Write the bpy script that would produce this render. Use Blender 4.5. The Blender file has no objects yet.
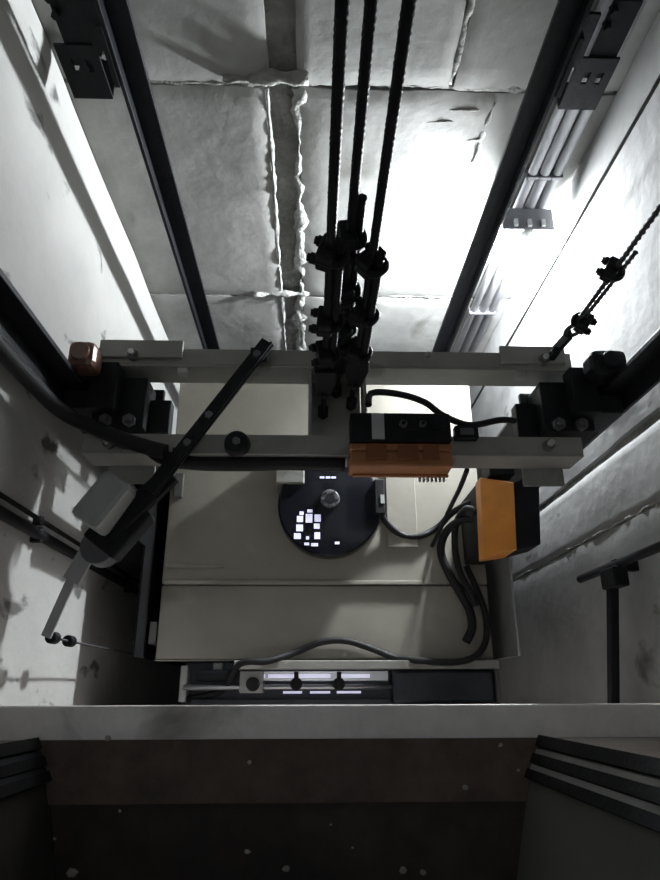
import bpy, math, random
from mathutils import Vector, Matrix, noise
random.seed(7)
S = bpy.context.scene
COL = S.collection
V = Vector

# ---------------------------------------------------------------- camera
F = 640.0                                   # focal length in pixels of a 660x880 frame
CAM = V((0, 0, 2.5))
down = V((-20, -250, -640)).normalized()    # where straight down lies, in camera space
zc = -down
a_ = -0.008
xc = V((1, a_, (-20 - 250 * a_) / 640)).normalized()
yc = zc.cross(xc)
R = Matrix((xc, yc, zc))                    # camera -> world rotation
cam_d = bpy.data.cameras.new('camera')
cam = bpy.data.objects.new('camera', cam_d); COL.objects.link(cam)
cam_d.sensor_fit = 'VERTICAL'; cam_d.sensor_height = 36; cam_d.sensor_width = 27
cam_d.lens = F / 880 * 36; cam_d.clip_start = 0.01
cam.matrix_world = Matrix.Translation(CAM) @ R.to_4x4()
S.camera = cam

# ---------------------------------------------------------------- world, exposure
W = bpy.data.worlds.new('world'); S.world = W; W.use_nodes = True
bg = W.node_tree.nodes['Background']
bg.inputs[0].default_value = (0.75, 0.85, 1.0, 1); bg.inputs[1].default_value = 0.05
S.view_settings.view_transform = 'Standard'; S.view_settings.look = 'None'
S.view_settings.gamma = 1; S.view_settings.use_curve_mapping = False
S.view_settings.exposure = 0.0
LAMP_POWER = 1500.0         # emission strength of the lamp in view
FILL_POWER = 56.0        # fill lamp added over the doorway, out of view

# ---------------------------------------------------------------- materials
def mat(name, col, rough=0.6, metal=0.0, var=0.0, scale=6.0, bump=0.0, bscale=None, stain=None,
        emit=None, estr=0.0, coat=0.0):
    m = bpy.data.materials.new(name); m.use_nodes = True
    nt = m.node_tree; b = nt.nodes['Principled BSDF']
    b.inputs['Base Color'].default_value = (*col, 1)
    b.inputs['Roughness'].default_value = rough; b.inputs['Metallic'].default_value = metal
    b.inputs['Coat Weight'].default_value = coat
    if max(col) < 0.03: b.inputs['Specular IOR Level'].default_value = 0.22
    tc = nt.nodes.new('ShaderNodeTexCoord')
    geo = nt.nodes.new('ShaderNodeNewGeometry')
    src = geo.outputs['Position']
    out = None
    if var > 0:
        n = nt.nodes.new('ShaderNodeTexNoise'); n.inputs['Scale'].default_value = scale
        n.inputs['Detail'].default_value = 8; n.inputs['Roughness'].default_value = 0.62
        nt.links.new(src, n.inputs['Vector'])
        r = nt.nodes.new('ShaderNodeValToRGB')
        r.color_ramp.elements[0].position = 0.3; r.color_ramp.elements[1].position = 0.7
        r.color_ramp.elements[0].color = (*[c * (1 - var) for c in col], 1)
        r.color_ramp.elements[1].color = (*[min(1, c * (1 + var * 0.5)) for c in col], 1)
        nt.links.new(n.outputs['Fac'], r.inputs['Fac']); out = r.outputs['Color']
        if stain:
            scol, sscale, lo, hi = stain
            n2 = nt.nodes.new('ShaderNodeTexNoise'); n2.inputs['Scale'].default_value = sscale
            n2.inputs['Detail'].default_value = 6; n2.inputs['Distortion'].default_value = 0.4
            mp = nt.nodes.new('ShaderNodeMapping'); mp.inputs['Scale'].default_value = (1, 1, 0.55)
            nt.links.new(src, mp.inputs['Vector']); nt.links.new(mp.outputs[0], n2.inputs['Vector'])
            r2 = nt.nodes.new('ShaderNodeValToRGB')
            r2.color_ramp.elements[0].position = lo; r2.color_ramp.elements[1].position = hi
            r2.color_ramp.elements[0].color = (0, 0, 0, 1); r2.color_ramp.elements[1].color = (1, 1, 1, 1)
            nt.links.new(n2.outputs['Fac'], r2.inputs['Fac'])
            mx = nt.nodes.new('ShaderNodeMix'); mx.data_type = 'RGBA'
            nt.links.new(r2.outputs['Color'], mx.inputs[0]); nt.links.new(out, mx.inputs[6])
            mx.inputs[7].default_value = (*scol, 1); out = mx.outputs[2]
        nt.links.new(out, b.inputs['Base Color'])
    if bump > 0:
        n3 = nt.nodes.new('ShaderNodeTexNoise'); n3.inputs['Scale'].default_value = bscale or scale * 4
        n3.inputs['Detail'].default_value = 6
        nt.links.new(src, n3.inputs['Vector'])
        bp = nt.nodes.new('ShaderNodeBump'); bp.inputs['Strength'].default_value = bump
        bp.inputs['Distance'].default_value = 0.02
        nt.links.new(n3.outputs['Fac'], bp.inputs['Height']); nt.links.new(bp.outputs[0], b.inputs['Normal'])
    if emit:
        b.inputs['Emission Color'].default_value = (*emit, 1); b.inputs['Emission Strength'].default_value = estr
    return m

M = {
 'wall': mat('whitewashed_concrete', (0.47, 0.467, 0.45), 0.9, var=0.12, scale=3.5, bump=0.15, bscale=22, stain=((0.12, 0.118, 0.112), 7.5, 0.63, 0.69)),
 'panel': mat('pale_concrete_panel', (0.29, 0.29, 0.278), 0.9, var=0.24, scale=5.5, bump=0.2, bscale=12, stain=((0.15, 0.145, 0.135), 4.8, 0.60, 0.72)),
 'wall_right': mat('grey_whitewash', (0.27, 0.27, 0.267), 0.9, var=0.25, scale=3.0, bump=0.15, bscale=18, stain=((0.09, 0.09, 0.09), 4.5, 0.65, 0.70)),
 'mortar': mat('white_mortar', (0.31, 0.31, 0.298), 0.95, var=0.35, scale=14, bump=0.5, bscale=60),
 'mortar_dark': mat('grey_joint_mortar', (0.23, 0.23, 0.218), 0.95, var=0.4, scale=12, bump=0.6, bscale=50),
 'ledge': mat('dusty_white_sill', (0.90, 0.88, 0.86), 0.85, var=0.2, scale=5, bump=0.2, stain=((0.2, 0.18, 0.17), 3.0, 0.56, 0.68)),
 'frontwall': mat('pinkish_plaster', (0.36, 0.32, 0.30), 0.9, var=0.3, scale=5, bump=0.3),
 'floor': mat('brown_dirty_floor', (0.055, 0.042, 0.035), 0.8, var=0.55, scale=7, bump=0.3, stain=((0.03, 0.027, 0.025), 3.2, 0.45, 0.6)),
 'sillplate': mat('brown_worn_sill', (0.12, 0.09, 0.075), 0.75, var=0.45, scale=9, bump=0.3, stain=((0.06, 0.045, 0.04), 6, 0.55, 0.68)),
 'pit': mat('dark_pit_concrete', (0.10, 0.10, 0.10), 0.95, var=0.4, scale=4),
 'jamb': mat('grey_green_jamb', (0.17, 0.172, 0.155), 0.6, var=0.15, scale=4),
 'jamb_brown': mat('dark_brown_jamb', (0.04, 0.033, 0.028), 0.85, var=0.4, scale=6),  # darker brown tone for one of the two jambs
 'jambstrip': mat('worn_grey_strip', (0.34, 0.34, 0.33), 0.5, var=0.2, scale=10),
 'black': mat('black_painted_steel', (0.008, 0.009, 0.011), 0.6, metal=0.0, var=0.4, scale=20, bump=0.1, bscale=90),
 'gap_shade': mat('shade_black', (0.003, 0.003, 0.0035), 0.95),  # near-black that puts the shade of the side gap into the colour
 'rail': mat('dark_oiled_rail', (0.010, 0.011, 0.014), 0.5, metal=0.1, var=0.5, scale=14, bump=0.1, bscale=80),
 'beam': mat('grey_green_painted_steel', (0.26, 0.26, 0.24), 0.5, var=0.2, scale=7, bump=0.06, bscale=60, stain=((0.10, 0.095, 0.085), 8, 0.62, 0.75)),
 'beam_dark': mat('dusty_dark_steel', (0.10, 0.10, 0.095), 0.6, var=0.3, scale=9),
 'roof': mat('cream_painted_sheet', (0.245, 0.232, 0.197), 0.5, var=0.16, scale=3.5, bump=0.03, bscale=30, stain=((0.30, 0.28, 0.23), 5.0, 0.60, 0.75)),
 'carwall': mat('grey_car_wall', (0.20, 0.20, 0.20), 0.5, var=0.2),
 'orange': mat('orange_enamel', (0.62, 0.235, 0.03), 0.45, var=0.2, scale=10, bump=0.03),
 'copper': mat('dull_orange_plastic', (0.34, 0.135, 0.05), 0.5, var=0.25, scale=14),
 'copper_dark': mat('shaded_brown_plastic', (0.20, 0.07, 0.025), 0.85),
 'brown': mat('brown_oil_cup_plastic', (0.14, 0.075, 0.05), 0.35, var=0.3, scale=18),
 'rope': mat('greased_steel_rope', (0.010, 0.011, 0.014), 0.6, metal=0.1, var=0.4, scale=40),
 'wire': mat('grey_wire_rope', (0.06, 0.06, 0.062), 0.5, metal=0.5),
 'cable': mat('black_rubber_cable', (0.014, 0.014, 0.015), 0.6),
 'gloss': mat('glossy_black_fan', (0.008, 0.009, 0.013), 0.15, coat=0.15),
 'hub': mat('grey_hub_metal', (0.10, 0.10, 0.11), 0.5, metal=0.3),
 'steel': mat('bright_zinc_steel', (0.55, 0.55, 0.55), 0.3, metal=0.9),
 'alu': mat('brushed_aluminium', (0.50, 0.51, 0.53), 0.3, metal=0.85),
 'pale': mat('pale_grey_plastic', (0.34, 0.35, 0.345), 0.5, var=0.1),
 'greybox': mat('mid_grey_plastic', (0.32, 0.33, 0.325), 0.5, var=0.12, scale=12),
 'navy': mat('dark_blue_grey_steel', (0.03, 0.034, 0.045), 0.4, metal=0.3, var=0.4, scale=14),
 'conduit': mat('pale_plastic_conduit', (0.33, 0.335, 0.35), 0.5, var=0.15, scale=12),
 'label': mat('pale_label', (0.40, 0.41, 0.41), 0.5),
 'chip': mat('pale_debris', (0.42, 0.40, 0.37), 0.9, var=0.3, scale=40),
 'bulb': mat('lit_bulb', (1, 1, 1), 0.3, emit=(0.92, 0.965, 1.0), estr=LAMP_POWER),
 'bulb_fill': mat('added_fill_bulb', (1, 1, 1), 0.3, emit=(0.95, 0.97, 1.0), estr=FILL_POWER),  # bulb of the added fill lamp
 'glow_paint': mat('painted_glow', (0.8, 0.8, 0.9), 0.3, emit=(0.72, 0.72, 1.0), estr=0.62),  # emission that paints bright marks on the fan and door operator
}

# ---------------------------------------------------------------- helpers
WL = {}
def finish(o, label=None, cat=None, group=None, kind=None):
    if label: o['label'] = label
    if cat: o['category'] = cat
    if group: o['group'] = group
    if kind: o['kind'] = kind
    return o
def thing(name, label, cat, loc, group=None):
    o = bpy.data.objects.new(name, None); COL.objects.link(o); o.empty_display_size = 0.05
    o.location = loc; WL[o] = V(loc)
    return finish(o, label, cat, group)
def frame_of(d, hint=(0, 0, 1)):
    d = V(d).normalized(); h = V(hint)
    if abs(d.dot(h)) > 0.98: h = V((1, 0, 0))
    u = d.cross(h).normalized(); return u, u.cross(d).normalized(), d
class MB:
    """collects boxes, bars, tubes and grids in world coordinates"""
    def __init__(s): s.v = []; s.f = []; s.sm = []
    def add(s, vs, fs, smooth=False):
        k = len(s.v); s.v += [V(p) for p in vs]
        for f in fs: s.f.append([i + k for i in f]); s.sm.append(smooth)
        return s
    def box(s, lo, hi, jig=0.0):
        x0, y0, z0 = lo; x1, y1, z1 = hi
        vs = [(x, y, z) for z in (z0, z1) for y in (y0, y1) for x in (x0, x1)]
        if jig: vs = [tuple(c + random.uniform(-jig, jig) for c in p) for p in vs]
        return s.add(vs, [(0, 2, 3, 1), (4, 5, 7, 6), (0, 1, 5, 4), (2, 6, 7, 3), (0, 4, 6, 2), (1, 3, 7, 5)])
    def bar(s, p0, p1, w, h, hint=(0, 0, 1)):
        p0, p1 = V(p0), V(p1); u, t, d = frame_of(p1 - p0, hint)
        vs = [p + u * (a * w / 2) + t * (b * h / 2) for p in (p0, p1) for b in (-1, 1) for a in (-1, 1)]
        return s.add(vs, [(0, 2, 3, 1), (4, 5, 7, 6), (0, 1, 5, 4), (2, 6, 7, 3), (0, 4, 6, 2), (1, 3, 7, 5)])
    def cyl(s, p0, p1, r0, r1=None, n=16, hint=(0, 0, 1)):
        r1 = r0 if r1 is None else r1
        p0, p1 = V(p0), V(p1); u, t, d = frame_of(p1 - p0, hint); vs = []
        for p, r in ((p0, r0), (p1, r1)):
            for i in range(n):
                a = 2 * math.pi * i / n; vs.append(p + u * (r * math.cos(a)) + t * (r * math.sin(a)))
        k = len(s.v)
        s.add(vs, [(i, (i + 1) % n, n + (i + 1) % n, n + i) for i in range(n)], True)
        s.f.append([k + i for i in reversed(range(n))]); s.sm.append(False)
        s.f.append([k + n + i for i in range(n)]); s.sm.append(False)
        return s
    def tube(s, pts, r, n=8, sub=6):
        pts = [V(p) for p in pts]
        if sub > 1 and len(pts) > 2:            # Catmull-Rom
            q = [pts[0]] + pts + [pts[-1]]; c = []
            for i in range(1, len(q) - 2):
                for j in range(sub):
                    t = j / sub; a, b, d, e = q[i - 1], q[i], q[i + 1], q[i + 2]
                    c.append(0.5 * ((2 * b) + (d - a) * t + (2 * a - 5 * b + 4 * d - e) * t * t + (3 * b - a - 3 * d + e) * t ** 3))
            c.append(pts[-1]); pts = c
        vs = []; m = len(pts); u = None
        for i, p in enumerate(pts):
            d = (pts[min(i + 1, m - 1)] - pts[max(i - 1, 0)]).normalized()
            if u is None: u, t, _ = frame_of(d)
            u = (u - d * u.dot(d)).normalized(); t = d.cross(u)
            for k in range(n):
                a = 2 * math.pi * k / n; vs.append(p + u * (r * math.cos(a)) + t * (r * math.sin(a)))
        fs = [(i * n + k, i * n + (k + 1) % n, (i + 1) * n + (k + 1) % n, (i + 1) * n + k) for i in range(m - 1) for k in range(n)]
        k0 = len(s.v); s.add(vs, fs, True)
        s.f.append([k0 + i for i in reversed(range(n))]); s.sm.append(False)
        s.f.append([k0 + (m - 1) * n + i for i in range(n)]); s.sm.append(False)
        return s
    def twisted(s, p0, p1, r, lobes=6, pitch=0.09, step=0.012):
        """a stranded rope: lobed cross-section turning along its length"""
        p0, p1 = V(p0), V(p1); u, t, d = frame_of(p1 - p0); L = (p1 - p0).length
        m = int(L / step) + 2; n = lobes * 3; vs = []
        for i in range(m):
            q = p0 + d * (L * i / (m - 1)); ph = 2 * math.pi * (L * i / (m - 1)) / pitch
            for k in range(n):
                a = 2 * math.pi * k / n; rr = r * (0.96 + 0.05 * math.cos(lobes * a))
                vs.append(q + u * (rr * math.cos(a + ph)) + t * (rr * math.sin(a + ph)))
        fs = [(i * n + k, i * n + (k + 1) % n, (i + 1) * n + (k + 1) % n, (i + 1) * n + k) for i in range(m - 1) for k in range(n)]
        k0 = len(s.v); s.add(vs, fs, True)
        s.f.append([k0 + i for i in reversed(range(n))]); s.sm.append(False)
        s.f.append([k0 + (m - 1) * n + i for i in range(n)]); s.sm.append(False)
        return s
    def extrude(s, prof, p0, p1, hint=(0, 0, 1)):
        """closed 2-D outline (counter-clockwise) swept from p0 to p1"""
        p0, p1 = V(p0), V(p1); u, t, d = frame_of(p1 - p0, hint); n = len(prof)
        vs = [p + u * a + t * b for p in (p0, p1) for a, b in prof]
        s.add(vs, [(i, (i + 1) % n, n + (i + 1) % n, n + i) for i in range(n)] + [tuple(reversed(range(n))), tuple(range(n, 2 * n))])
        return s
    def slab(s, o, eu, ev, en, nu, nv, amp, freq=6.0, seed=0.0, rag=0.0):
        """a panel with an uneven face: origin o, edges eu and ev, thickness along en"""
        o, eu, ev, en = V(o), V(eu), V(ev), V(en); vs = []
        nn = en.normalized()
        for j in range(nv + 1):
            for i in range(nu + 1):
                p = o + eu * (i / nu) + ev * (j / nv) + en
                k = noise.noise(p * freq + V((seed, seed * 1.7, 0)))
                edge = i in (0, nu) or j in (0, nv)
                q = p + nn * (k * amp - (amp * 1.2 if edge else 0))
                if rag and edge:
                    c = (o + eu * 0.5 + ev * 0.5 + en) - p
                    q += c.normalized() * rag * abs(noise.noise(p * 23 + V((seed, 0, 0))))
                vs.append(q)
        w = nu + 1
        fs = [(j * w + i, j * w + i + 1, (j + 1) * w + i + 1, (j + 1) * w + i) for j in range(nv) for i in range(nu)]
        s.add(vs, fs, True)
        ring = [i for i in range(w)] + [j * w + nu for j in range(1, nv + 1)] + [nv * w + i for i in range(nu - 1, -1, -1)] + [j * w for j in range(nv - 1, 0, -1)]
        rv = [vs[i] for i in ring]; bv = [v - nn * ((v - o).dot(nn)) for v in rv]; n = len(ring)
        s.add(rv + bv, [(i, n + i, n + (i + 1) % n, (i + 1) % n) for i in range(n)])
        return s
    def build(s, name, m, parent=None, bevel=0.0, **kw):
        lo = V((min(v[i] for v in s.v) for i in range(3))); hi = V((max(v[i] for v in s.v) for i in range(3)))
        c = V(((lo.x + hi.x) / 2, (lo.y + hi.y) / 2, lo.z))
        me = bpy.data.meshes.new(name)
        me.from_pydata([v - c for v in s.v], [], s.f); me.update()
        me.polygons.foreach_set('use_smooth', s.sm)
        import bmesh
        bm = bmesh.new(); bm.from_mesh(me); bmesh.ops.recalc_face_normals(bm, faces=bm.faces); bm.to_mesh(me); bm.free()
        me.materials.append(M[m])
        o = bpy.data.objects.new(name, me); COL.objects.link(o); WL[o] = c
        o.location = c - (WL[parent] if parent else V((0, 0, 0)))
        if parent: o.parent = parent
        if bevel:
            b = o.modifiers.new('bevel', 'BEVEL'); b.width = bevel; b.segments = 2; b.limit_method = 'ANGLE'
        return finish(o, **kw)
def dup(o, off):
    """copy a thing with its parts and sub-parts, moved by off"""
    r = o.copy(); COL.objects.link(r); r.location = o.location + V(off); WL[r] = WL[o] + V(off)
    for ch in o.children:
        c = ch.copy(); COL.objects.link(c); c.parent = r
        for g in ch.children:
            d = g.copy(); COL.objects.link(d); d.parent = c
    return r
def pix(px, py, x=None, y=None, z=None):
    """the point where a pixel's line of sight meets a wall (x or y) or a level (z)"""
    d = R @ V(((px - 330) / F, -(py - 440) / F, -1))
    i, v = (0, x) if x is not None else (1, y) if y is not None else (2, z)
    return CAM + d * ((v - CAM[i]) / d[i])

# ---------------------------------------------------------------- the shaft
XL, XR, YB, YF = -0.837, 1.03, 1.90, -0.10
ZP, ZC = -3.2, 5.0                      # pit floor, shaft ceiling
LZ = 0.95                               # landing floor level
T = 0.2
wb = MB().box((XL - T, YB, ZP), (XR + T, YB + T, ZC)).build('wall_back', 'mortar_dark', kind='structure')
wl = MB().box((XL - T, YF - T, ZP), (XL, YB, ZC)).build('wall_left', 'wall', kind='structure')
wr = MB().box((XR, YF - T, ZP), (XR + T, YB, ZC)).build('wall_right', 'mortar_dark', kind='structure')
MB().box((XL - T, -2.6, ZP - T), (XR + T, YB + T, ZP)).build('floor_pit', 'pit', kind='structure')
MB().box((XL - T, YF - T, ZC), (XR + T, YB + T, ZC + T)).build('ceiling', 'wall', kind='structure')
# front wall around the landing doorway
JL, JR = -0.601, 0.521
MB().box((XL, YF - T, ZP), (XR, YF, LZ - 0.16)).build('wall_front_lower', 'frontwall', kind='structure')
MB().box((XL, YF - T, LZ - 0.0), (JL, YF, ZC)).build('wall_front_left', 'frontwall', kind='structure')
MB().box((JR, YF - T, LZ - 0.0), (XR, YF, ZC)).build('wall_front_right', 'frontwall', kind='structure')
MB().box((JL, YF - T, LZ + 2.15), (JR, YF, ZC)).build('wall_front_lintel', 'frontwall', kind='structure')
MB().slab((XL, YF, LZ - 0.16), (XR - XL, 0, 0), (0, 0.066, 0), (0, 0, 0.16), 60, 4, 0.0025, 9, 3.0).build('trim_1', 'ledge', kind='structure', label='dusty white concrete sill ledge across the shaft front')
# landing floor with its worn sill plate
MB().box((-2.2, -2.6, LZ - 0.16), (2.2, YF, LZ - 0.012)).build('floor_landing', 'floor', kind='structure')
MB().slab((JL, -0.224, LZ - 0.03), (JR - JL, 0, 0), (0, 0.124, 0), (0, 0, 0.032), 30, 4, 0.0015, 14, 1.0, 0.004).build('trim_2', 'sillplate', kind='structure', label='worn brown sill plate at the landing edge')
# right door jamb: dark posts and worn strips, then the reveal
j0, j1, j2 = V((0.521, -0.100, 0)), V((0.479, -0.183, 0)), V((0.424, -0.40, 0))
def upright(mb, p, w, d, z0, z1, dirv):
    mb.bar(V((p.x, p.y, z0)), V((p.x, p.y, z1)), w, d, dirv); return mb
dj = (j1 - j0).normalized()
for nm, sgn, x0 in (('trim_3', 1, 0.0), ('trim_4', -1, -0.08)):
    root = MB()
    q = [(sgn * p.x, p.y) for p in (j0, j1, j2)]
    ext = [(sgn * 0.56, -0.40), (sgn * 0.56, -0.104)]
    outl = [(x + (x0 if sgn < 0 else 0), y) for x, y in q + ext]
    n = len(outl)
    vs = [(x, y, z) for z in (LZ - 0.01, LZ + 2.16) for x, y in outl]
    root.add(vs, [(i, (i + 1) % n, n + (i + 1) % n, n + i) for i in range(n)] + [tuple(reversed(range(n))), tuple(range(n, 2 * n))])
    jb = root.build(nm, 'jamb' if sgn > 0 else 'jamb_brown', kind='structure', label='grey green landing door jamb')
    for k, (t0, m_, w) in enumerate(((0.13, 'black', 0.024), (0.36, 'jambstrip', 0.010), (0.54, 'black', 0.020), (0.73, 'jambstrip', 0.012), (0.90, 'black', 0.020))):
        p = j0.lerp(j1, t0); p = V((sgn * p.x + (x0 if sgn < 0 else 0), p.y, 0))
        dv = V((sgn * dj.x, dj.y, 0)); nrm = V((-dv.y, dv.x, 0)) * (1 if sgn < 0 else -1)
        nrm = V((-sgn * abs(nrm.x), nrm.y if nrm.y > 0 else -nrm.y, 0))
        pp = p + nrm * (0.006 if m_ == 'black' else 0.001)
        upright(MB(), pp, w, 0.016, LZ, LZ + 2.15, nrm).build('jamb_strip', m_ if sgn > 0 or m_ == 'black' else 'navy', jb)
# landing side and rear walls, ceiling: an unlit lobby
MB().box((-2.4, -2.6, LZ - 0.16), (-2.2, YF - T, LZ + 2.7)).build('wall_lobby_left', 'frontwall', kind='structure')
MB().box((2.2, -2.6, LZ - 0.16), (2.4, YF - T, LZ + 2.7)).build('wall_lobby_right', 'frontwall', kind='structure')
MB().box((-2.4, -2.6, LZ + 2.7), (2.4, YF - T, LZ + 2.9)).build('ceiling_lobby', 'frontwall', kind='structure')

# concrete panels of the back wall: courses 1.22 m high, wide mortar joints
pj = 0.035
rows = [-3.1, -1.497, -0.277, 0.943, 2.163, 3.383, 4.95]
for r in range(len(rows) - 1):
    z0, z1 = rows[r] + 0.005, rows[r + 1] - 0.005
    cuts = [XL, -0.165, -0.052, XR] if r in (1, 2) else ([XL, -0.15, -0.06, 0.446, 0.462, XR] if r >= 3 else [XL, -0.165, -0.052, XR])
    for k in range(0, len(cuts) - 1, 2):
        x0, x1 = cuts[k], cuts[k + 1]
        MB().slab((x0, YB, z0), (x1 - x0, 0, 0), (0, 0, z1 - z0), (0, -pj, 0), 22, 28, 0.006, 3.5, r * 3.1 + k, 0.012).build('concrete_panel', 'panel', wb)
# mortar squeezed out along the joints: lumpy ridges
def ridge(p0, p1, along, out, w, h, seed, parent, m='mortar', gap=0.0):
    p0, p1 = V(p0), V(p1); L = (p1 - p0).length; n = max(6, int(L / 0.022)); al = V(along); ou = V(out)
    d = (p1 - p0).normalized(); vs = []; K = 6
    for i in range(n + 1):
        q = p0 + d * (L * i / n)
        s1 = noise.noise(q * 9 + V((seed, 0, 0))); s2 = noise.noise(q * 31 + V((0, seed, 0))); s3 = noise.noise(q * 16 + V((0, 0, seed)))
        ww = w * max(0.12, 0.75 + 0.9 * s1 + 0.6 * s2); hh = h * max(0.1, 0.7 + 0.9 * s3 + 0.6 * s2)
        off = al * (w * 0.7 * s3)
        for k in range(K + 1):
            a = math.pi * k / K
            vs.append(q + off + al * (-math.cos(a) * ww) + ou * (math.sin(a) * hh - 0.003))
    fs = [(i * (K + 1) + k, i * (K + 1) + k + 1, (i + 1) * (K + 1) + k + 1, (i + 1) * (K + 1) + k) for i in range(n) for k in range(K)]
    fs += [tuple(range(K + 1)), tuple(n * (K + 1) + k for k in reversed(range(K + 1)))]
    return MB().add(vs, fs, True).build('mortar_ridge', m, parent)
yf = YB - pj
for r in (2, 3):
    z = rows[r]
    ridge((XL + 0.02, yf + 0.012, z), (-0.16, yf + 0.012, z), (0, 0, 1), (0, -1, 0), 0.017, 0.010, r * 5.0, wb)
    ridge((-0.05, yf + 0.012, z + 0.01), (XR - 0.02, yf + 0.012, z), (0, 0, 1), (0, -1, 0), 0.017, 0.010, r * 7.0, wb)
    ridge((-0.30, yf, z + 0.03), (-0.02, yf, z + 0.035), (0, 0, 1), (0, -1, 0), 0.024, 0.032, r * 9.0, wb)
for x, w, sd in ((-0.160, 0.010, 1.0), (-0.058, 0.024, 2.0)):
    ridge((x, yf + 0.008, -1.4), (x, yf + 0.008, 0.93), (1, 0, 0), (0, -1, 0), w, 0.016, sd, wb)
ridge((-0.075, yf + 0.02, -0.30), (-0.075, yf + 0.02, -1.2), (1, 0, 0), (0, -1, 0), 0.035, 0.030, 8.0, wb)
ridge((0.454, yf + 0.01, 0.96), (0.454, yf + 0.01, 2.1), (1, 0, 0), (0, -1, 0), 0.014, 0.014, 4.0, wb)
ridge((0.60, yf + 0.004, 0.62), (0.615, yf + 0.004, 0.90), (1, 0, 0), (0, -1, 0), 0.012, 0.012, 6.0, wb)
for x0, x1, z in ((0.33, 0.60, 0.86), (0.36, 0.52, 0.81), (0.40, 0.60, 0.73)):
    ridge((x0, yf + 0.004, z), (x1, yf + 0.004, z + 0.01), (0, 0, 1), (0, -1, 0), 0.008, 0.008, z * 30, wb, 'mortar_dark')
# right wall panels, ragged joint between them
for k, (y0, y1) in enumerate(((YF, 0.500), (0.506, 0.732), (0.760, YB - pj))):
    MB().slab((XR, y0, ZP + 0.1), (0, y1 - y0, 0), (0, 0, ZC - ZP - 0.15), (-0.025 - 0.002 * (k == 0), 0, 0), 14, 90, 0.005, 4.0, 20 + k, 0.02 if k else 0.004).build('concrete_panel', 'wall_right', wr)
ridge((XR - 0.02, 0.508, -0.8), (XR - 0.02, 0.508, 2.2), (0, 1, 0), (-1, 0, 0), 0.006, 0.010, 11.0, wr, 'mortar_dark')
# left wall: plaster skim with an uneven face
MB().slab((XL, YF, ZP + 0.1), (0, YB - pj - YF, 0), (0, 0, ZC - ZP - 0.15), (0.02, 0, 0), 40, 120, 0.006, 3.0, 31, 0.004).build('plaster_skim', 'wall', wl)

# ---------------------------------------------------------------- guide rails (T section)
def guide_rail(name, label, x, y, sgn, wf, blade, group):
    t = thing(name, label, 'guide rail', (x, y, ZP), group)
    MB().box((x - 0.006, y - wf / 2, ZP), (x + 0.006, y + wf / 2, ZC - 0.01)).build('rail_flange', 'rail', t, 0.002)
    b0 = x + sgn * 0.006
    MB().box((min(b0, b0 + sgn * blade), y - 0.008, ZP), (max(b0, b0 + sgn * blade), y + 0.008, ZC - 0.01)).build('rail_blade', 'rail', t, 0.002)
    for z in (-1.55, 0.24, 3.45):
        MB().box((x - sgn * 0.022 - 0.008, y - wf / 2 - 0.005, z), (x - sgn * 0.022 + 0.008, y + wf / 2 + 0.005, z + 0.26)).build('fishplate', 'rail', t, 0.003) if z != 0.24 else None
    return t
rl = guide_rail('guide_rail', 'dark counterweight guide rail on the side away from the lit lamp, slotted bracket beside it', -0.548, 1.65, 1, 0.092, 0.06, 'counterweight guide rails')
rr = guide_rail('guide_rail', 'dark counterweight guide rail right beside the lit lamp and the conduits', 0.692, 1.65, -1, 0.092, 0.06, 'counterweight guide rails')
cl = guide_rail('guide_rail', 'broad black car guide rail next to the brown oil cup with grey sensor box nearby', -0.748, 0.85, 1, 0.125, 0.062, 'car guide rails')
cr = guide_rail('guide_rail', 'broad black car guide rail on the wall side of the governor rope and orange cabinet', 0.952, 0.85, -1, 0.125, 0.062, 'car guide rails')
# wall brackets that carry the rails
def bracket(label, x, y, sgn, xw, z, group):
    t = thing('rail_bracket', label, 'bracket', ((x + xw) / 2, y, z), group)
    xa, xb = sorted((x - sgn * 0.074, x - sgn * 0.192))
    # slotted vertical plate: built as strips around its two slots
    pm = MB(); yp = y + 0.05
    sl = [(xa + 0.034, xa + 0.052), (xa + 0.074, xa + 0.092)]
    zs0, zs1 = z + 0.085, z + 0.125
    pm.box((xa, yp, z), (xb, yp + 0.008, zs0)); pm.box((xa, yp, zs1), (xb, yp + 0.008, z + 0.17))
    xs = [xa] + [v for s_ in sl for v in s_] + [xb]
    for k in range(0, len(xs), 2): pm.box((xs[k], yp, zs0), (xs[k + 1], yp + 0.008, zs1))
    pm.build('slotted_plate', 'black', t)
    MB().box((xa + 0.03, yp + 0.008, z + 0.10), (xb - 0.01, yp + 0.016, z + 0.33)).build('upper_plate', 'black', t)
    MB().box((xa, yp, z - 0.006), (xb, YB - pj - (0.002 if sgn > 0 else 0.052), z)).build('foot_plate', 'black', t)
    for k in range(2):
        MB().cyl((xa + 0.04 + 0.0 * k, yp - 0.012, z + 0.26 + 0.045 * k), (xa + 0.04, yp + 0.02, z + 0.26 + 0.045 * k), 0.012, n=6).build('bolt', 'black', t)
    MB().box((min(x - sgn * 0.02, x - sgn * 0.006), y - 0.05, z + 0.12), (max(x - sgn * 0.02, x - sgn * 0.006), yp + 0.008, z + 0.30)).box((min(x - sgn * 0.02, x - sgn * 0.08), yp - 0.004, z + 0.14), (max(x - sgn * 0.02, x - sgn * 0.08), yp + 0.008, z + 0.30)).build('rail_clip', 'black', t)
    MB().cyl((x - sgn * 0.05, yp - 0.02, z + 0.15), (x - sgn * 0.05, yp + 0.01, z + 0.15), 0.01, n=6).build('bolt', 'steel', t)
    return t
bracket('black slotted rail bracket fixed to the wall away from the lamp', -0.548, 1.65, 1, XL, 1.03, 'rail brackets')
bracket('black slotted rail bracket over the pale conduits', 0.692, 1.65, -1, XR, 1.03, 'rail brackets')

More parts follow.
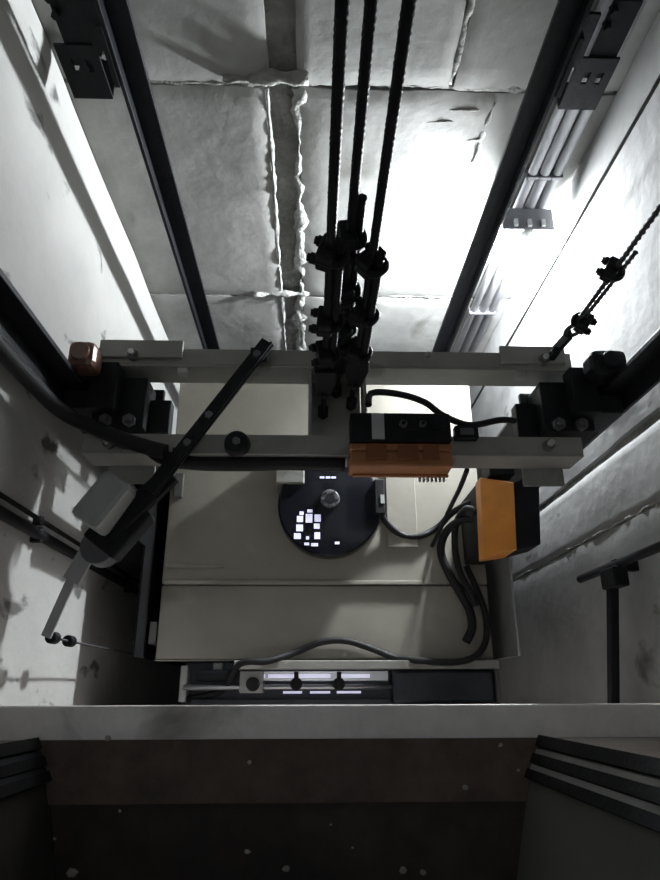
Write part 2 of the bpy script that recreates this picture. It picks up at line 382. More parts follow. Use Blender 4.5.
# ---------------------------------------------------------------- conduits and lamp in the corner
for k, (x, r) in enumerate(((0.835, 0.018), (0.882, 0.020), (0.930, 0.018))):
    lab = ('pale vertical conduit next to the counterweight rail above the lamp', 'middle one of three pale vertical conduits above the lamp', 'pale vertical conduit nearest the side wall above the lamp')[k]
    c = thing('conduit', lab, 'conduit', (x, YB - pj - 0.024, ZP), 'conduits in the corner')
    MB().cyl((x, YB - pj - 0.024, ZP), (x, YB - pj - 0.024, ZC - 0.02), r, n=14).build('pipe', 'conduit', c)
    for z in (-0.35, 0.60, 1.42, 2.4):
        MB().box((x - r - 0.004, YB - pj - 0.048, z), (x + r + 0.004, YB - pj - 0.002, z + 0.018)).build('pipe_clip', 'hub', c, 0.003)
def lamp(label, x, y, z, m, yw=None):
    yw = YB - pj - 0.046 if yw is None else yw; fr_ = yw < y
    yy = lambda a, b: (min(a, b), max(a, b))
    pa, pb = yy(y + (0.02 if fr_ else -0.02), yw); qa, qb = yy(yw, yw + (0.007 if fr_ else -0.007))
    t = thing('shaft_lamp', label, 'lamp', (x, y, z - 0.1), 'shaft lamps')
    MB().box((x - 0.105, pa, z + 0.075), (x + 0.105, pb, z + 0.087)).build('bracket_plate', 'hub', t, 0.003)
    MB().box((x - 0.09, qa, z - 0.08), (x + 0.09, qb, z + 0.074)).build('back_plate', 'pale', t)
    MB().cyl((x, y, z - 0.015), (x, y, z + 0.08), 0.028, n=16).build('lamp_holder', 'pale', t)
    for k in range(3): MB().box((x - 0.06 + 0.055 * k, y - 0.01, z + 0.087), (x - 0.045 + 0.055 * k, y + 0.02, z + 0.10)).build('clip', 'pale', t)
    b = MB(); prof = [(0.0, -0.085), (0.04, -0.08), (0.066, -0.06), (0.078, -0.03), (0.072, 0.0), (0.05, 0.026), (0.026, 0.045)]; n = 20; vs = []
    for rr_, zz in prof[1:]:
        for i in range(n):
            a = 2 * math.pi * i / n; vs.append((x + rr_ * math.cos(a), y + rr_ * math.sin(a), z + zz - 0.05))
    vs.append((x, y, z - 0.135)); K = len(prof) - 1
    fs = [(j * n + i, j * n + (i + 1) % n, (j + 1) * n + (i + 1) % n, (j + 1) * n + i) for j in range(K - 1) for i in range(n)]
    fs += [(K * n, (i + 1) % n, i) for i in range(n)]
    b.add(vs, fs, True).build('bulb', m, t)
    return t
lamp('glaring white bulb on a small bracket in the shaft corner', 0.862, 1.735, 0.36, 'bulb')
lamp('added fill bulb, out of view, high up over the landing doorway', 0.05, 0.05, 4.4, 'bulb_fill', YF + 0.001)  # added to brighten the white ledge, no such lamp is seen

# ---------------------------------------------------------------- the car
CX0, CX1, CY0, CY1 = -0.572, 0.685, 0.104, 1.375
car = thing('elevator_car', 'elevator car with a cream painted sheet metal roof', 'elevator car', (0.06, 0.74, -2.35))
for nm, lo, hi in (('car_wall', (CX0 + .01, CY0 + .01, -2.35), (CX0 + .03, CY1 - .01, -0.02)), ('car_wall', (CX1 - .03, CY0 + .01, -2.35), (CX1 - .01, CY1 - .01, -0.02)),
                   ('car_wall', (CX0 + .03, CY1 - .03, -2.35), (CX1 - .03, CY1 - .01, -0.02)), ('car_wall', (CX0 + .03, CY0 + .01, -2.35), (CX1 - .03, CY0 + .03, -0.02)),
                   ('car_floor', (CX0, CY0, -2.40), (CX1, CY1, -2.35))):
    MB().box(lo, hi).build(nm, 'carwall', car, 0.003)
ys = [CY0, 0.377, CY1]; xs = [CX0, CX1]
for j in range(2):
    for i in range(1):
        g = 0.002
        lift = 0.006 if j else 0.0
        MB().box((xs[i] + g, ys[j] + g, -0.02), (xs[i + 1] - g, ys[j + 1] - g, lift)).build('roof_panel', 'roof', car, 0.004)
MB().box((CX0, CY0 - 0.003, -0.05), (CX1, CY0 + 0.0, 0.004)).build('roof_edge', 'roof', car, 0.001)
MB().box((CX0 + 0.01, 0.376, 0.004), (0.44, 0.392, 0.016)).build('stiffener_rib', 'roof', car, 0.003)
MB().box((CX0 + 0.01, 0.44, 0.006), (CX0 + 0.24, 0.455, 0.012)).build('stiffener_rib', 'roof', car, 0.003)
MB().box((CX0 + 0.02, 0.72, 0.004), (CX0 + 0.055, 0.82, 0.022)).build('latch', 'beam_dark', car, 0.003)
MB().box((0.30, 0.52, 0.006), (0.42, 0.86, 0.022)).build('roof_hatch_rib', 'roof', car, 0.003)
# uprights of the car sling, then plates added to shade the side gaps
for y0 in (0.735, 0.905):
    MB().box((0.715, y0, -2.4), (0.785, y0 + 0.012, 0.58)).build('sling_upright', 'beam_dark', car, 0.002)
cy = [0.50, 0.662, 0.735, 0.80, 0.815, 0.855, 0.945]
cz = [-1.2, 0.09, 0.20, 0.25, 0.33, 0.42, 0.49, 0.52, 0.575]
holes = [(0.662, 0.735, 0.25, 0.49), (0.735, 0.80, 0.20, 0.42), (0.815, 0.855, 0.33, 0.52), (0.815, 0.855, 0.09, 0.25)]
sp = MB()  # plate added to shade the left wall, its holes shape light patches
for a0, a1 in zip(cy, cy[1:]):
    for c0, c1 in zip(cz, cz[1:]):
        my, mz = (a0 + a1) / 2, (c0 + c1) / 2
        if not any(h[0] < my < h[1] and h[2] < mz < h[3] for h in holes):
            sp.box((-0.624, a0, c0), (-0.616, a1, c1))
sp.box((-0.624, 0.11, -1.2), (-0.616, 0.50, 0.12))
sp.build('shade_plate', 'gap_shade', car, label='added black shade plate with openings')
MB().box((0.728, 0.11, -1.2), (0.736, 0.735, 0.16)).build('shade_plate', 'carwall', car, label='added dull grey shade plate')  # plate added to darken the right gap and wall
MB().box((-0.60, 0.16, -0.55), (-0.575, 0.24, 0.0)).build('edge_bracket', 'beam_dark', car)

# ---------------------------------------------------------------- crosshead
ZT, BH, FW = 0.74, 0.115, 0.062
ch = thing('crosshead', 'grey green steel crosshead of two channel beams over the car roof', 'beam', (0.07, 0.81, ZT - BH))
def channel(x0, x1, yweb, sgn, parent):
    # web at yweb, flanges pointing sgn * Y
    t = 0.008
    y1 = yweb + sgn * FW
    c = MB().box((x0, min(yweb, yweb + sgn * t), ZT - BH), (x1, max(yweb, yweb + sgn * t), ZT)).build('channel_beam', 'beam', parent, 0.002)
    for z0 in (ZT - t, ZT - BH):
        MB().box((x0, min(yweb + sgn * t, y1), z0), (x1, max(yweb + sgn * t, y1), z0 + t)).build('beam_flange', 'beam', c, 0.002)
    return c
cb = channel(-0.670, 0.812, 0.926, 1, ch)
cf = channel(-0.668, 0.806, 0.641, 1, ch)
for x0, x1, y0, y1, z in ((-0.655, -0.40, 0.950, 1.010, ZT), (0.585, 0.79, 0.945, 1.005, ZT)):
    MB().box((x0, y0, z), (x1, y1, z + 0.014)).build('cap_plate', 'beam', ch, 0.003)
for x0, x1 in ((0.655, 0.785), (-0.62, -0.48)):
    MB().box((x0, 0.585, ZT - BH - 0.006), (x1, 0.70, ZT - BH)).build('gusset_plate', 'beam', ch, 0.002)
MB().box((-0.005, 0.660, ZT - BH - 0.012), (0.155, 0.985, ZT - BH)).build('hitch_plate', 'beam', ch, 0.003)
for x in (-0.012, 0.156):
    MB().box((x, 0.703, ZT - BH), (x + 0.010, 0.926, ZT - 0.012)).build('hitch_stiffener', 'beam', ch, 0.002)
for x, y in ((-0.55, 0.957), (0.72, 0.957), (-0.55, 0.672), (0.70, 0.672), (0.36, 0.975), (-0.38, 0.668), (-0.59, 0.668)):
    b = MB().cyl((x, y, ZT), (x, y, ZT + (0.022 if abs(x) > .5 else 0.01)), 0.017 if abs(x) > .5 else 0.008, n=6).build('bolt', 'beam_dark' if abs(x) > .5 else 'steel', ch)
    if abs(x) > .5: MB().cyl((x, y, ZT + 0.022), (x, y, ZT + 0.04), 0.009, n=10).build('bolt_stud', 'steel', b)
for x in (-0.415, 0.635):
    MB().box((x, 0.905, ZT - 0.035), (x + 0.03, 0.925, ZT - 0.002)).build('clip', 'pale', ch, 0.003)

# rubber stop knob on the front beam
k = thing('rubber_buffer', 'round black rubber buffer bolted on the front crosshead beam', 'buffer', (-0.218, 0.668, ZT))
MB().cyl((-0.218, 0.668, ZT), (-0.218, 0.668, ZT + 0.035), 0.040, 0.034, n=24).build('pad', 'black', k, 0.006)
MB().cyl((-0.218, 0.668, ZT + 0.035), (-0.218, 0.668, ZT + 0.042), 0.012, n=6).build('bolt', 'hub', k)

# ---------------------------------------------------------------- guide shoes with oil cups
def shoe(label, sgn, xr):
    t = thing('guide_shoe', label, 'guide shoe', (xr - sgn * 0.12, 0.83, 0.60), 'car guide shoes')
    X = lambda d: xr - sgn * d          # d measured inwards from the rail
    def bx(nm, d0, d1, y0, y1, z0, z1, m='black', bev=0.004, par=None):
        a, b = sorted((X(d0), X(d1)))
        return MB().box((a, y0, z0), (b, y1, z1)).build(nm, m, par or t, bev)
    bx('shoe_body', 0.080, 0.235, 0.735, 0.900, 0.60, 0.715)
    bx('base_plate', 0.075, 0.26, 0.715, 0.915, 0.580, 0.60)
    bx('jaw', 0.006, 0.080, 0.775, 0.835, 0.60, 0.76)
    bx('jaw', 0.006, 0.080, 0.866, 0.922, 0.60, 0.76)
    bx('shoe_head', 0.080, 0.16, 0.77, 0.922, 0.715, 0.775)
    for d in (0.125, 0.195):
        b = MB().cyl((X(d), 0.752, 0.715), (X(d), 0.752, 0.732), 0.020, n=6).build('bolt', 'hub', t)
        MB().cyl((X(d), 0.752, 0.732), (X(d), 0.752, 0.746), 0.010, n=10).build('bolt_stud', 'hub', b)
    bx('side_bracket', 0.235, 0.30, 0.735, 0.85, 0.612, 0.66)
    return t
shoe('black guide shoe beside the brown oil cup on the crosshead end', -1, -0.742)
shoe('black guide shoe on the crosshead end below the governor rope', 1, 0.946)
oc = thing('oil_cup', 'brown plastic rail oil cup on top of the guide shoe', 'oil cup', (-0.665, 0.845, 0.775))
MB().box((-0.705, 0.862, 0.776), (-0.625, 0.945, 0.865)).build('cup', 'brown', oc, 0.02)
MB().cyl((-0.665, 0.903, 0.865), (-0.665, 0.903, 0.878), 0.028, n=18).build('lid', 'brown', oc, 0.003)
oc2 = thing('oil_cup', 'black rail oil cup on the guide shoe below the governor rope', 'oil cup', (0.868, 0.87, 0.775))
MB().box((0.82, 0.862, 0.776), (0.93, 0.940, 0.86)).build('cup', 'black', oc2, 0.02)
MB().cyl((0.875, 0.901, 0.86), (0.875, 0.901, 0.872), 0.026, n=18).build('lid', 'black', oc2, 0.003)

# ---------------------------------------------------------------- hoist ropes
def clamp(t, x, y, z, ang, r=0.011, s=1.0):
    """wire-rope clip: saddle, U-bolt and two nuts, pointing along ang"""
    c, sn = math.cos(ang), math.sin(ang)
    def L(a, b, h): return (x + c * a - sn * b, y + sn * a + c * b, z + h)
    sad = MB().bar(L(0.016 * s, -0.032 * s, 0), L(0.016 * s, 0.032 * s, 0), 0.040 * s, 0.056 * s, (0, 0, 1)).build('rope_clamp', 'black', t, 0.005)
    for zz in (-0.012 * s, 0.012 * s):
        pass
    MB().tube([L(0.055 * s, -0.024 * s, 0.0), L(-0.004, -0.024 * s, 0), L(-0.020 * s, -0.012 * s, 0), L(-0.020 * s, 0.012 * s, 0), L(-0.004, 0.024 * s, 0), L(0.055 * s, 0.024 * s, 0)], 0.0095 * s, 8, 4).build('u_bolt', 'black', sad)
    for b in (-0.024 * s, 0.024 * s):
        MB().cyl(L(0.034 * s, b, 0), L(0.048 * s, b, 0), 0.014 * s, n=6).build('nut', 'black', sad)
    return sad
ropes = (('greased steel hoist rope whose clamp bolts point away from the other two ropes', 0.034, 0.812, 1.47, (1.44, 1.19, 1.04), math.pi * 0.97),
         ('middle greased steel hoist rope with a loose tail end above its clamps', 0.077, 0.885, 1.515, (1.40, 1.215, 1.04), math.pi * 1.12),
         ('greased steel hoist rope that hangs nearest the inspection box', 0.123, 0.842, 1.41, (1.375, 1.18, 1.0), math.pi * 0.80))
for lab, x, y, ztail, zc_, ang in ropes:
    t = thing('hoist_rope', lab, 'rope', (x, y, 0.5), 'hoist ropes')
    MB().twisted((x, y, 0.93), (x, y, ZC - 0.01), 0.0105).build('rope', 'rope', t)
    dx, dy = math.cos(ang) * -0.018, math.sin(ang) * -0.018
    MB().twisted((x + dx, y + dy, 0.93), (x + dx, y + dy, ztail), 0.0105).build('rope_tail', 'rope', t)
    for i, z in enumerate(zc_): clamp(t, x + dx / 2, y + dy / 2, z, ang + 0.25 * (i - 1), s=0.92)
    # wedge socket: a flat tapering body with an eye, then the threaded rod
    ws = MB(); prof = [(-0.030, 0.10), (-0.034, 0.05), (-0.018, -0.05), (0.018, -0.05), (0.034, 0.05), (0.030, 0.10)]
    ws.add([(x + a, y + b * 0.022, 0.87 + h) for b in (-1, 1) for a, h in prof], [tuple(range(6)), tuple(range(11, 5, -1))] + [(i, (i + 1) % 6, 6 + (i + 1) % 6, 6 + i) for i in range(6)])
    w_ = ws.build('wedge_socket', 'black', t, 0.004)
    MB().cyl((x, y - 0.032, 0.835), (x, y + 0.032, 0.835), 0.012, n=12).build('pin', 'black', w_)
    MB().cyl((x, y, 0.50), (x, y, 0.84), 0.0085, n=12).build('threaded_rod', 'black', t)
    for z in (0.645, 0.668): MB().cyl((x, y, z), (x, y, z + 0.018), 0.018, n=6).build('nut', 'black', t)
    MB().tube([(x + 0.017 * math.cos(q * 0.8), y + 0.017 * math.sin(q * 0.8), 0.52 + 0.0022 * q) for q in range(0, 42)], 0.004, 6, 1).build('spring', 'black', t)

# ---------------------------------------------------------------- governor rope on the crosshead end
g = thing('governor_rope', 'thin governor wire rope with clamps fixed to the end of the crosshead', 'rope', (0.76, 0.98, ZT))
MB().twisted((0.76, 0.985, 0.92), (0.755, 0.975, ZC - 0.01), 0.008, 6, 0.06, 0.02).build('rope', 'wire', g)
MB().twisted((0.772, 0.985, 0.92), (0.776, 0.980, 1.25), 0.007, 6, 0.06, 0.02).build('rope_tail', 'wire', g)
clamp(g, 0.765, 0.985, 1.165, 2.6, s=0.8); clamp(g, 0.765, 0.985, 0.935, -0.6, s=0.8)
MB().tube([(0.766, 0.985, 0.93), (0.748, 0.985, 0.895), (0.750, 0.985, 0.865), (0.766, 0.985, 0.852), (0.782, 0.985, 0.865), (0.784, 0.985, 0.895), (0.766, 0.985, 0.93)], 0.007, 8, 5).build('thimble', 'wire', g)
MB().bar((0.766, 0.985, 0.862), (0.755, 0.985, ZT + 0.01), 0.032, 0.014).build('lever', 'black', g, 0.003)
MB().bar((0.745, 0.965, 0.80), (0.745, 0.965, ZT + 0.01), 0.022, 0.02).build('lever_clevis', 'black', g, 0.003)
MB().cyl((0.94, 1.55, ZP + .01), (0.94, 1.55, ZC - 0.01), 0.0055, n=8).build('governor_cable', 'wire', label='thin plain wire running straight down the wall past the lamp', category=None) if False else None
tw = MB().cyl((0.94, 1.551, ZP + .005), (0.94, 1.551, ZC - 0.005), 0.006, n=10).build('wire_rope', 'wire')
finish(tw, 'thin plain wire running straight down past the lamp, without clamps', 'rope')

# ---------------------------------------------------------------- slanted sensor arm with its grey box
Pz = lambda px, py, z: pix(px, py, z=z)
sa = thing('sensor_arm', 'slanted black flat bar across the crosshead carrying a grey sensor box', 'arm', tuple(Pz(160, 480, 0.76)))
p0, p1 = Pz(268, 342, 0.765), Pz(150, 492, 0.765)
MB().bar(p0, p1, 0.044, 0.012).build('flat_bar', 'black', sa, 0.002)
MB().bar(p0 + V((0.012, -0.008, 0.008)), p1 + V((0.012, -0.008, 0.008)), 0.008, 0.020).build('bar_lip', 'black', sa, 0.002)
for f in (0.10, 0.52, 0.70):
    q = p0.lerp(p1, f); MB().cyl(q, q + V((0, 0, 0.016)), 0.012, n=6).build('bolt', 'hub', sa)
for f in (0.09, 0.76):
    q = p0.lerp(p1, f)
    MB().box((q.x - .025, max(q.y - .02, .645) if f > .5 else 0.945, ZT + 0.001), (q.x + .025, q.y + .02 if f > .5 else 0.985, 0.7585)).build('spacer', 'black', sa)
b0, b1 = Pz(124, 482, 0.76), Pz(88, 526, 0.76)
bd = (b1 - b0).normalized()
MB().bar(b0 + V((0, 0, .0)), b1, 0.096, 0.11).build('sensor_box', 'greybox', sa, 0.016)
MB().bar(b0 + V((0.03, -0.05, -0.07)), b1 + V((0.02, -0.05, -0.07)), 0.115, 0.07).build('sensor_base', 'black', sa, 0.008)
MB().bar(p1 + V((0.05, 0.06, -0.02)), b1 + V((0.03, -0.02, -0.05)), 0.06, 0.03).build('mounting_plate', 'black', sa, 0.004)
c0 = Pz(90, 548, 0.68)
MB().cyl(c0 + V((0.03, 0.0, -0.04)), c0 + V((0.03, 0, 0.03)), 0.05, n=20).build('pivot_drum', 'hub', sa, 0.004)
s0, s1 = Pz(84, 552, 0.70), Pz(46, 637, 0.66)
MB().bar(s0, s1, 0.028, 0.010).build('lever_arm', 'pale', sa, 0.002)
MB().bar(s0 + V((.02, .02, 0)), s0.lerp(s1, 0.35), 0.05, 0.012).build('lever_root', 'pale', sa, 0.002)
lw = thing('safety_wire', 'thin wire with two small clamps hanging from the pale lever arm', 'rope', (s1.x + 0.005, s1.y, -0.6))
MB().cyl((s1.x + .008, s1.y, -0.6), (s1.x + .008, s1.y, 0.655), 0.0035, n=8).build('wire', 'wire', lw)
for z in (0.63, 0.50):
    MB().cyl((s1.x + .008, s1.y, z - 0.02), (s1.x + .008, s1.y, z + 0.02), 0.017, n=10).build('clamp', 'black', lw, 0.004)

# vertical pipes on the wall by the sensor box
for x, y, r, lab in ((-0.795, 0.425, 0.016, 'dark pipe running down the wall behind the grey sensor box'), (-0.797, 0.468, 0.007, 'slim cable beside the dark pipe behind the grey sensor box')):
    t = thing('wall_pipe' if r > .01 else 'wall_cable', lab, 'pipe' if r > .01 else 'cable', (x, y, ZP))
    MB().cyl((x, y, ZP + .005), (x, y, ZC - 0.005), r, n=12).build('pipe', 'black', t)
    for z in (-0.4, 0.62, 1.6):
        MB().box((XL + 0.012, y - r - .006, z), (x + r * 0.6, y + r + .006, z + 0.02)).build('clip', 'black', t, 0.002)
# steel post and arm by the other wall
rp = thing('steel_stop_bar', 'black steel bar on the wall with an arm reaching to the white sill', 'bar', (0.93, 0.34, 0.30))
MB().cyl((0.925, 0.352, 0.302), (0.925, 0.352, 1.85), 0.013, n=14).build('upright_bar', 'black', rp)
MB().bar((0.922, 0.335, 0.555), (0.922, -0.095, 0.405), 0.027, 0.03).build('arm', 'black', rp, 0.003)
MB().box((0.900, 0.285, 0.51), (0.945, 0.345, 0.61)).build('bracket', 'black', rp, 0.006)
for z in (0.55, 1.5): MB().box((0.925, 0.335, z), (XR - 0.036, 0.369, z + 0.03)).build('wall_tie', 'black', rp)

# ---------------------------------------------------------------- inspection box on the front beam
ib = thing('inspection_box', 'black inspection box with three knobs on a dull orange base on the front beam', 'control box', (0.256, 0.69, ZT))
MB().box((0.110, 0.662, ZT + 0.001), (0.402, 0.752, 0.80)).build('box', 'black', ib, 0.006)
MB().box((0.172, 0.668, 0.80), (0.208, 0.748, 0.8025)).build('label_plate', 'label', ib)
for x, m_, r in ((0.262, 'hub', 0.011), (0.318, 'hub', 0.010), (0.368, 'black', 0.018)):
    kn = MB().cyl((x, 0.712, 0.80), (x, 0.712, 0.818), r, n=18).build('knob', m_, ib, 0.003)
    MB().cyl((x, 0.712, 0.818), (x, 0.712, 0.822), r * 0.6, n=14).build('knob_cap', 'black', kn)
ob = MB(); ob.box((0.108, 0.592, 0.69), (0.404, 0.638, 0.785)); ob.box((0.108, 0.638, 0.742), (0.404, 0.661, 0.79))
base = ob.build('orange_base', 'copper', ib, 0.006, label='dull orange base')
for x0, x1 in ((0.155, 0.215), (0.245, 0.305), (0.318, 0.365)):  # darker slabs that paint recess shade onto the orange base
    MB().box((x0, 0.610, 0.784), (x1, 0.655, 0.7925)).build('recess_shade', 'copper_dark', base, 0.002)
MB().box((0.12, 0.585, 0.70), (0.404, 0.592, 0.715)).build('base_lip', 'copper', base, 0.002)
for i in range(7): MB().box((0.318 + i * 0.012, 0.575, 0.69), (0.324 + i * 0.012, 0.591, 0.70)).build('terminal', 'pale', base)

# ---------------------------------------------------------------- ventilation fan on the roof
fx, fy, fr = 0.072, 0.675, 0.203
fn = thing('ventilation_fan', 'round glossy black ventilation fan on the cream roof', 'fan', (fx, fy, 0.006))
MB().cyl((fx, fy, 0.006), (fx, fy, 0.085), fr, n=56).build('drum', 'gloss', fn, 0.008)
hb = MB(); n = 28
for i in range(n):
    pass
MB().cyl((fx, fy + 0.02, 0.085), (fx, fy + 0.02, 0.097), 0.040, 0.036, n=24).build('hub', 'hub', fn, 0.004)
MB().cyl((fx, fy + 0.02, 0.097), (fx, fy + 0.02, 0.100), 0.019, n=20).build('hub_cap', 'black', fn)
for i in range(6):
    a = i * math.pi / 3; MB().cyl((fx + 0.03 * math.cos(a), fy + 0.02 + 0.03 * math.sin(a), 0.095), (fx + 0.03 * math.cos(a), fy + 0.02 + 0.03 * math.sin(a), 0.101), 0.006, n=6).build('bolt', 'hub', fn)
MB().box((fx - 0.215, fy + 0.08, 0.006), (fx - 0.10, fy + 0.24, 0.10)).build('housing', 'beam', fn, 0.006)
MB().box((fx + 0.175, fy - 0.04, 0.006), (fx + 0.215, fy + 0.10, 0.10)).build('terminal_box', 'black', fn, 0.004)
MB().box((fx + 0.197, fy + 0.0, 0.10), (fx + 0.212, fy + 0.035, 0.103)).build('terminal_label', 'label', fn)
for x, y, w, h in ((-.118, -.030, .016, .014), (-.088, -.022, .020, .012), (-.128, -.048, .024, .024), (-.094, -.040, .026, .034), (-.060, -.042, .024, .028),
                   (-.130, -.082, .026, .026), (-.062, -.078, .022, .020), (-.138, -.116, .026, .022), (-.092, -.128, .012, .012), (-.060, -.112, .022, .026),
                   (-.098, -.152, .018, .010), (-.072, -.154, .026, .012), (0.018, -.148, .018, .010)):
    MB().box((fx + x, fy + y - h, 0.0852), (fx + x + w, fy + y, 0.0865)).build('glow_patch', 'glow_paint', fn)  # bright marks painted as glowing panes, no openings cut in the drum
for x in (fx - 0.04, fx - 0.016, fx + 0.006): MB().box((x, fy + 0.105, 0.0852), (x + 0.018, fy + 0.113, 0.0865)).build('glow_patch', 'glow_paint', fn)

# ---------------------------------------------------------------- orange control cabinet
oc = thing('control_cabinet', 'control cabinet with an orange cover and black side on the car roof', 'cabinet', (0.66, 0.55, 0.006))
MB().box((0.60, 0.455, 0.006), (0.675, 0.70, 0.30)).build('stand', 'black', oc, 0.004)
A = [Pz(480, 477, 0.36), Pz(514, 482, 0.43), Pz(517, 550, 0.43), Pz(484, 558, 0.36)]
vs = A + [V((p.x, p.y, 0.29)) for p in A]
MB().add(vs, [(0, 1, 2, 3), (7, 6, 5, 4), (0, 4, 5, 1), (1, 5, 6, 2), (2, 6, 7, 3), (3, 7, 4, 0)]).build('cover', 'orange', oc, 0.004, label='orange cover')
B = [A[1] + V((0.002, 0, -0.005)), Pz(539, 472, 0.42), Pz(541, 544, 0.42), A[2] + V((0.002, 0, -0.005))]
vs = B + [V((p.x, p.y, 0.29)) for p in B]
MB().add(vs, [(0, 1, 2, 3), (7, 6, 5, 4), (0, 4, 5, 1), (1, 5, 6, 2), (2, 6, 7, 3), (3, 7, 4, 0)]).build('body', 'black', oc, 0.004, label='black side')
MB().box((0.62, 0.695, 0.29), (0.708, 0.80, 0.40)).build('rear_bracket', 'black', oc, 0.004)

# ---------------------------------------------------------------- door operator at the roof's front edge
dp = thing('door_operator', 'dark door operator with bright track along the front edge of the roof', 'door operator', (0.2, 0.03, -0.10))
MB().box((-0.47, -0.055, -0.10), (0.688, 0.098, -0.065)).build('base_plate', 'navy', dp, 0.003)
MB().box((-0.275, 0.070, -0.065), (0.688, 0.100, 0.050)).build('upper_rail', 'beam', dp, 0.003)
MB().box((0.672, -0.050, -0.065), (0.688, 0.070, 0.045)).build('end_plate', 'beam_dark', dp, 0.002)
MB().box((0.30, -0.045, -0.065), (0.670, 0.066, 0.03)).build('motor_cover', 'navy', dp, 0.01)
MB().cyl((-0.46, 0.010, 0.0), (0.30, 0.010, 0.0), 0.010, n=12).build('track_bar', 'alu', dp)
MB().box((-0.20, 0.030, -0.064), (0.29, 0.066, -0.02)).build('track', 'alu', dp, 0.002)
for x0, x1 in ((-0.185, -0.165), (-0.155, -0.055), (-0.04, 0.075), (0.10, 0.22)):  # light painted as glowing strips, no gap cut in the track
    MB().box((x0, 0.042, -0.02), (x1, 0.054, -0.018)).build('glow_strip', 'glow_paint', dp)
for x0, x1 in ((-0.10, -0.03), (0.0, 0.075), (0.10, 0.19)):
    MB().box((x0, -0.012, -0.064), (x1, -0.004, -0.06)).build('glow_strip', 'glow_paint', dp)
for x in (-0.05, 0.105):
    h = MB().cyl((x, 0.02, -0.05), (x, 0.02, 0.03), 0.022, n=18).build('hanger_roller', 'black', dp, 0.003)
    MB().box((x - 0.008, 0.0, 0.03), (x + 0.008, 0.062, 0.038)).build('roller_bracket', 'black', h)
MB().box((-0.255, -0.01, -0.065), (-0.17, 0.065, 0.02)).build('motor_bracket', 'greybox', dp, 0.004)
MB().cyl((-0.205, 0.02, 0.02), (-0.205, 0.02, 0.05), 0.024, n=18).build('pulley', 'black', dp, 0.003)
MB().box((-0.42, 0.03, -0.065), (-0.28, 0.07, 0.01)).build('drive_motor', 'black', dp, 0.012)
MB().box((-0.475, -0.04, -0.3), (-0.45, 0.085, -0.01)).build('side_post', 'pale', dp, 0.003)
MB().box((-0.36, 0.07, -0.065), (-0.325, 0.095, -0.03)).build('limit_switch', 'pale', dp, 0.003)
MB().box((-0.43, -0.055, -0.065), (0.29, -0.03, -0.015)).build('cover_strip', 'navy', dp, 0.003)

# ---------------------------------------------------------------- cables
def cable(label, pts, r, m='cable', name='cable', clips=()):
    o = MB().tube(pts, r, 10, 7).build(name, m); return finish(o, label, 'cable', 'black cables on the car roof')
zr = 0.006
def zp(px, py, r, z=0.006): return Pz(px, py, z + r)
cable('black cable waving along the front edge of the roof and up to the cable bundle', [zp(183, 700, .011, -.06), zp(222, 690, .011, -0.03), zp(240, 664, .011, .05), zp(268, 661, .011, 0.05), zp(296, 652, .011), zp(322, 642, .011), zp(346, 641, .011), zp(370, 648, .011), zp(396, 658, .011), zp(424, 661, .011, .05), zp(455, 662, .011, .05), zp(476, 656, .011, .03), zp(486, 640, .011), zp(486, 616, .011), zp(477, 590, .011), zp(466, 566, .011)], 0.012)
cable('black cable looping from the fan to the orange cabinet', [zp(378, 505, .012, .06), zp(386, 522, .012, .03), zp(402, 535, .012), zp(420, 536, .012), zp(438, 527, .012), zp(452, 513, .012, .06), zp(470, 503, .012, .15), zp(484, 500, .012, .22)], 0.013)
cable('thick black cable hanging beside the orange cabinet', [zp(482, 520, .014, .2), zp(462, 520, .014, .12), zp(446, 532, .014, .04), zp(441, 552, .014), zp(450, 575, .014), zp(462, 596, .014), zp(470, 612, .014), zp(472, 628, .014), zp(466, 642, .014)], 0.016)
cable('black cable running down between the other cables to the roof', [zp(478, 512, .012, .25), zp(466, 509, .012, .18), zp(456, 524, .012, .08), zp(455, 548, .012, .05), zp(460, 572, .012, .045), zp(470, 592, .012, .04), zp(476, 606, .012, .04)], 0.013)
cable('thin black cable from the front beam down to the cable bundle', [zp(467, 470, .007, .62), zp(459, 490, .007, .45), zp(450, 508, .007, .25), zp(440, 530, .007, .1), zp(432, 546, .007)], 0.008)
cable('black cable arching from the inspection box over the gap to the guide shoe', [V((0.165, 0.78, 0.79)), zp(372, 393, .01, .76), zp(398, 394, .01, .78), zp(424, 402, .01, .78), zp(444, 416, .01, .77), zp(470, 425, .01, .74), zp(500, 420, .01, .74), zp(515, 421, .01, .73)], 0.010)
cable('black cable bundle lying along the front face of the front beam', [zp(150, 448, .02, .76), zp(165, 458, .02, .72), zp(196, 463, .02, .68), zp(240, 464, .02, .68), zp(290, 463, .02, .68), zp(345, 465, .02, .68)], 0.022)
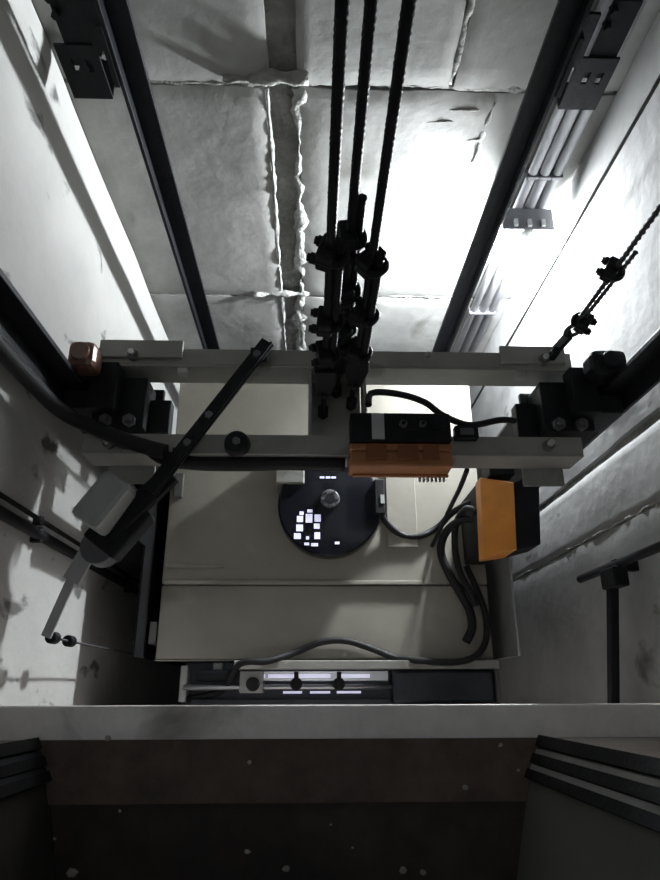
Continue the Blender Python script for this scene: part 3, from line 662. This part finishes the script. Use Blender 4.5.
cable('black flexible conduit curving from the wall rail to the sensor bar', [V((-0.745, 0.757, 2.4)), V((-0.745, 0.757, 1.6)), V((-0.740, 0.757, 1.0)), V((-0.705, 0.735, 0.82)), zp(100, 430, .02, .77), zp(125, 440, .02, .77), zp(150, 448, .02, .765), zp(166, 452, .02, .765)], 0.022)
jb = thing('junction_block', 'small black junction block on the front beam beside the inspection box', 'junction box', tuple(Pz(466, 432, ZT)))
q = Pz(466, 433, 0.76)
MB().box((q.x - .035, q.y - .02, ZT + .001), (q.x + .035, q.y + .02, 0.772)).build('block', 'black', jb, 0.004)
MB().box((q.x - .02, q.y - .01, .772), (q.x + .02, q.y + .01, 0.776)).build('block_lid', 'hub', jb, 0.001)

# ---------------------------------------------------------------- chips of plaster on the landing floor
for px, py, s in ((247, 853, 8), (286, 870, 9), (70, 874, 12), (118, 812, 4), (500, 745, 6), (353, 849, 3), (404, 872, 9), (424, 874, 8), (52, 840, 4), (331, 826, 3), (518, 770, 5), (465, 787, 8), (250, 762, 6), (108, 738, 8)):
    q = Pz(px, py, LZ); r = s * 0.0015 / 2
    z0 = LZ + 0.003 if q.y > -0.224 else LZ - 0.012
    vs = []; n = 6
    for lv, rr_ in ((0, 1.0), (0.5, 0.85), (0.9, 0.4)):
        for i in range(n):
            a = 2 * math.pi * i / n + random.uniform(-.2, .2); k_ = rr_ * random.uniform(0.7, 1.2)
            vs.append((q.x + r * 1.3 * k_ * math.cos(a), q.y + r * k_ * math.sin(a), z0 + lv * r * 0.8))
    fs = [(j * n + i, j * n + (i + 1) % n, (j + 1) * n + (i + 1) % n, (j + 1) * n + i) for j in range(2) for i in range(n)] + [tuple(reversed(range(n))), tuple(range(2 * n, 3 * n))]
    o = MB().add(vs, fs).build('plaster_chip', 'chip')
    if s >= 12: finish(o, 'largest pale plaster chip on the dark landing floor', 'debris', 'plaster chips on the landing floor')
    elif q.y > -0.224: finish(o, 'small pale plaster chip on the brown sill plate', 'debris', 'plaster chips on the sill plate')
    else: finish(o, 'small pale plaster chip on the dark landing floor', 'debris', 'plaster chips on the landing floor')
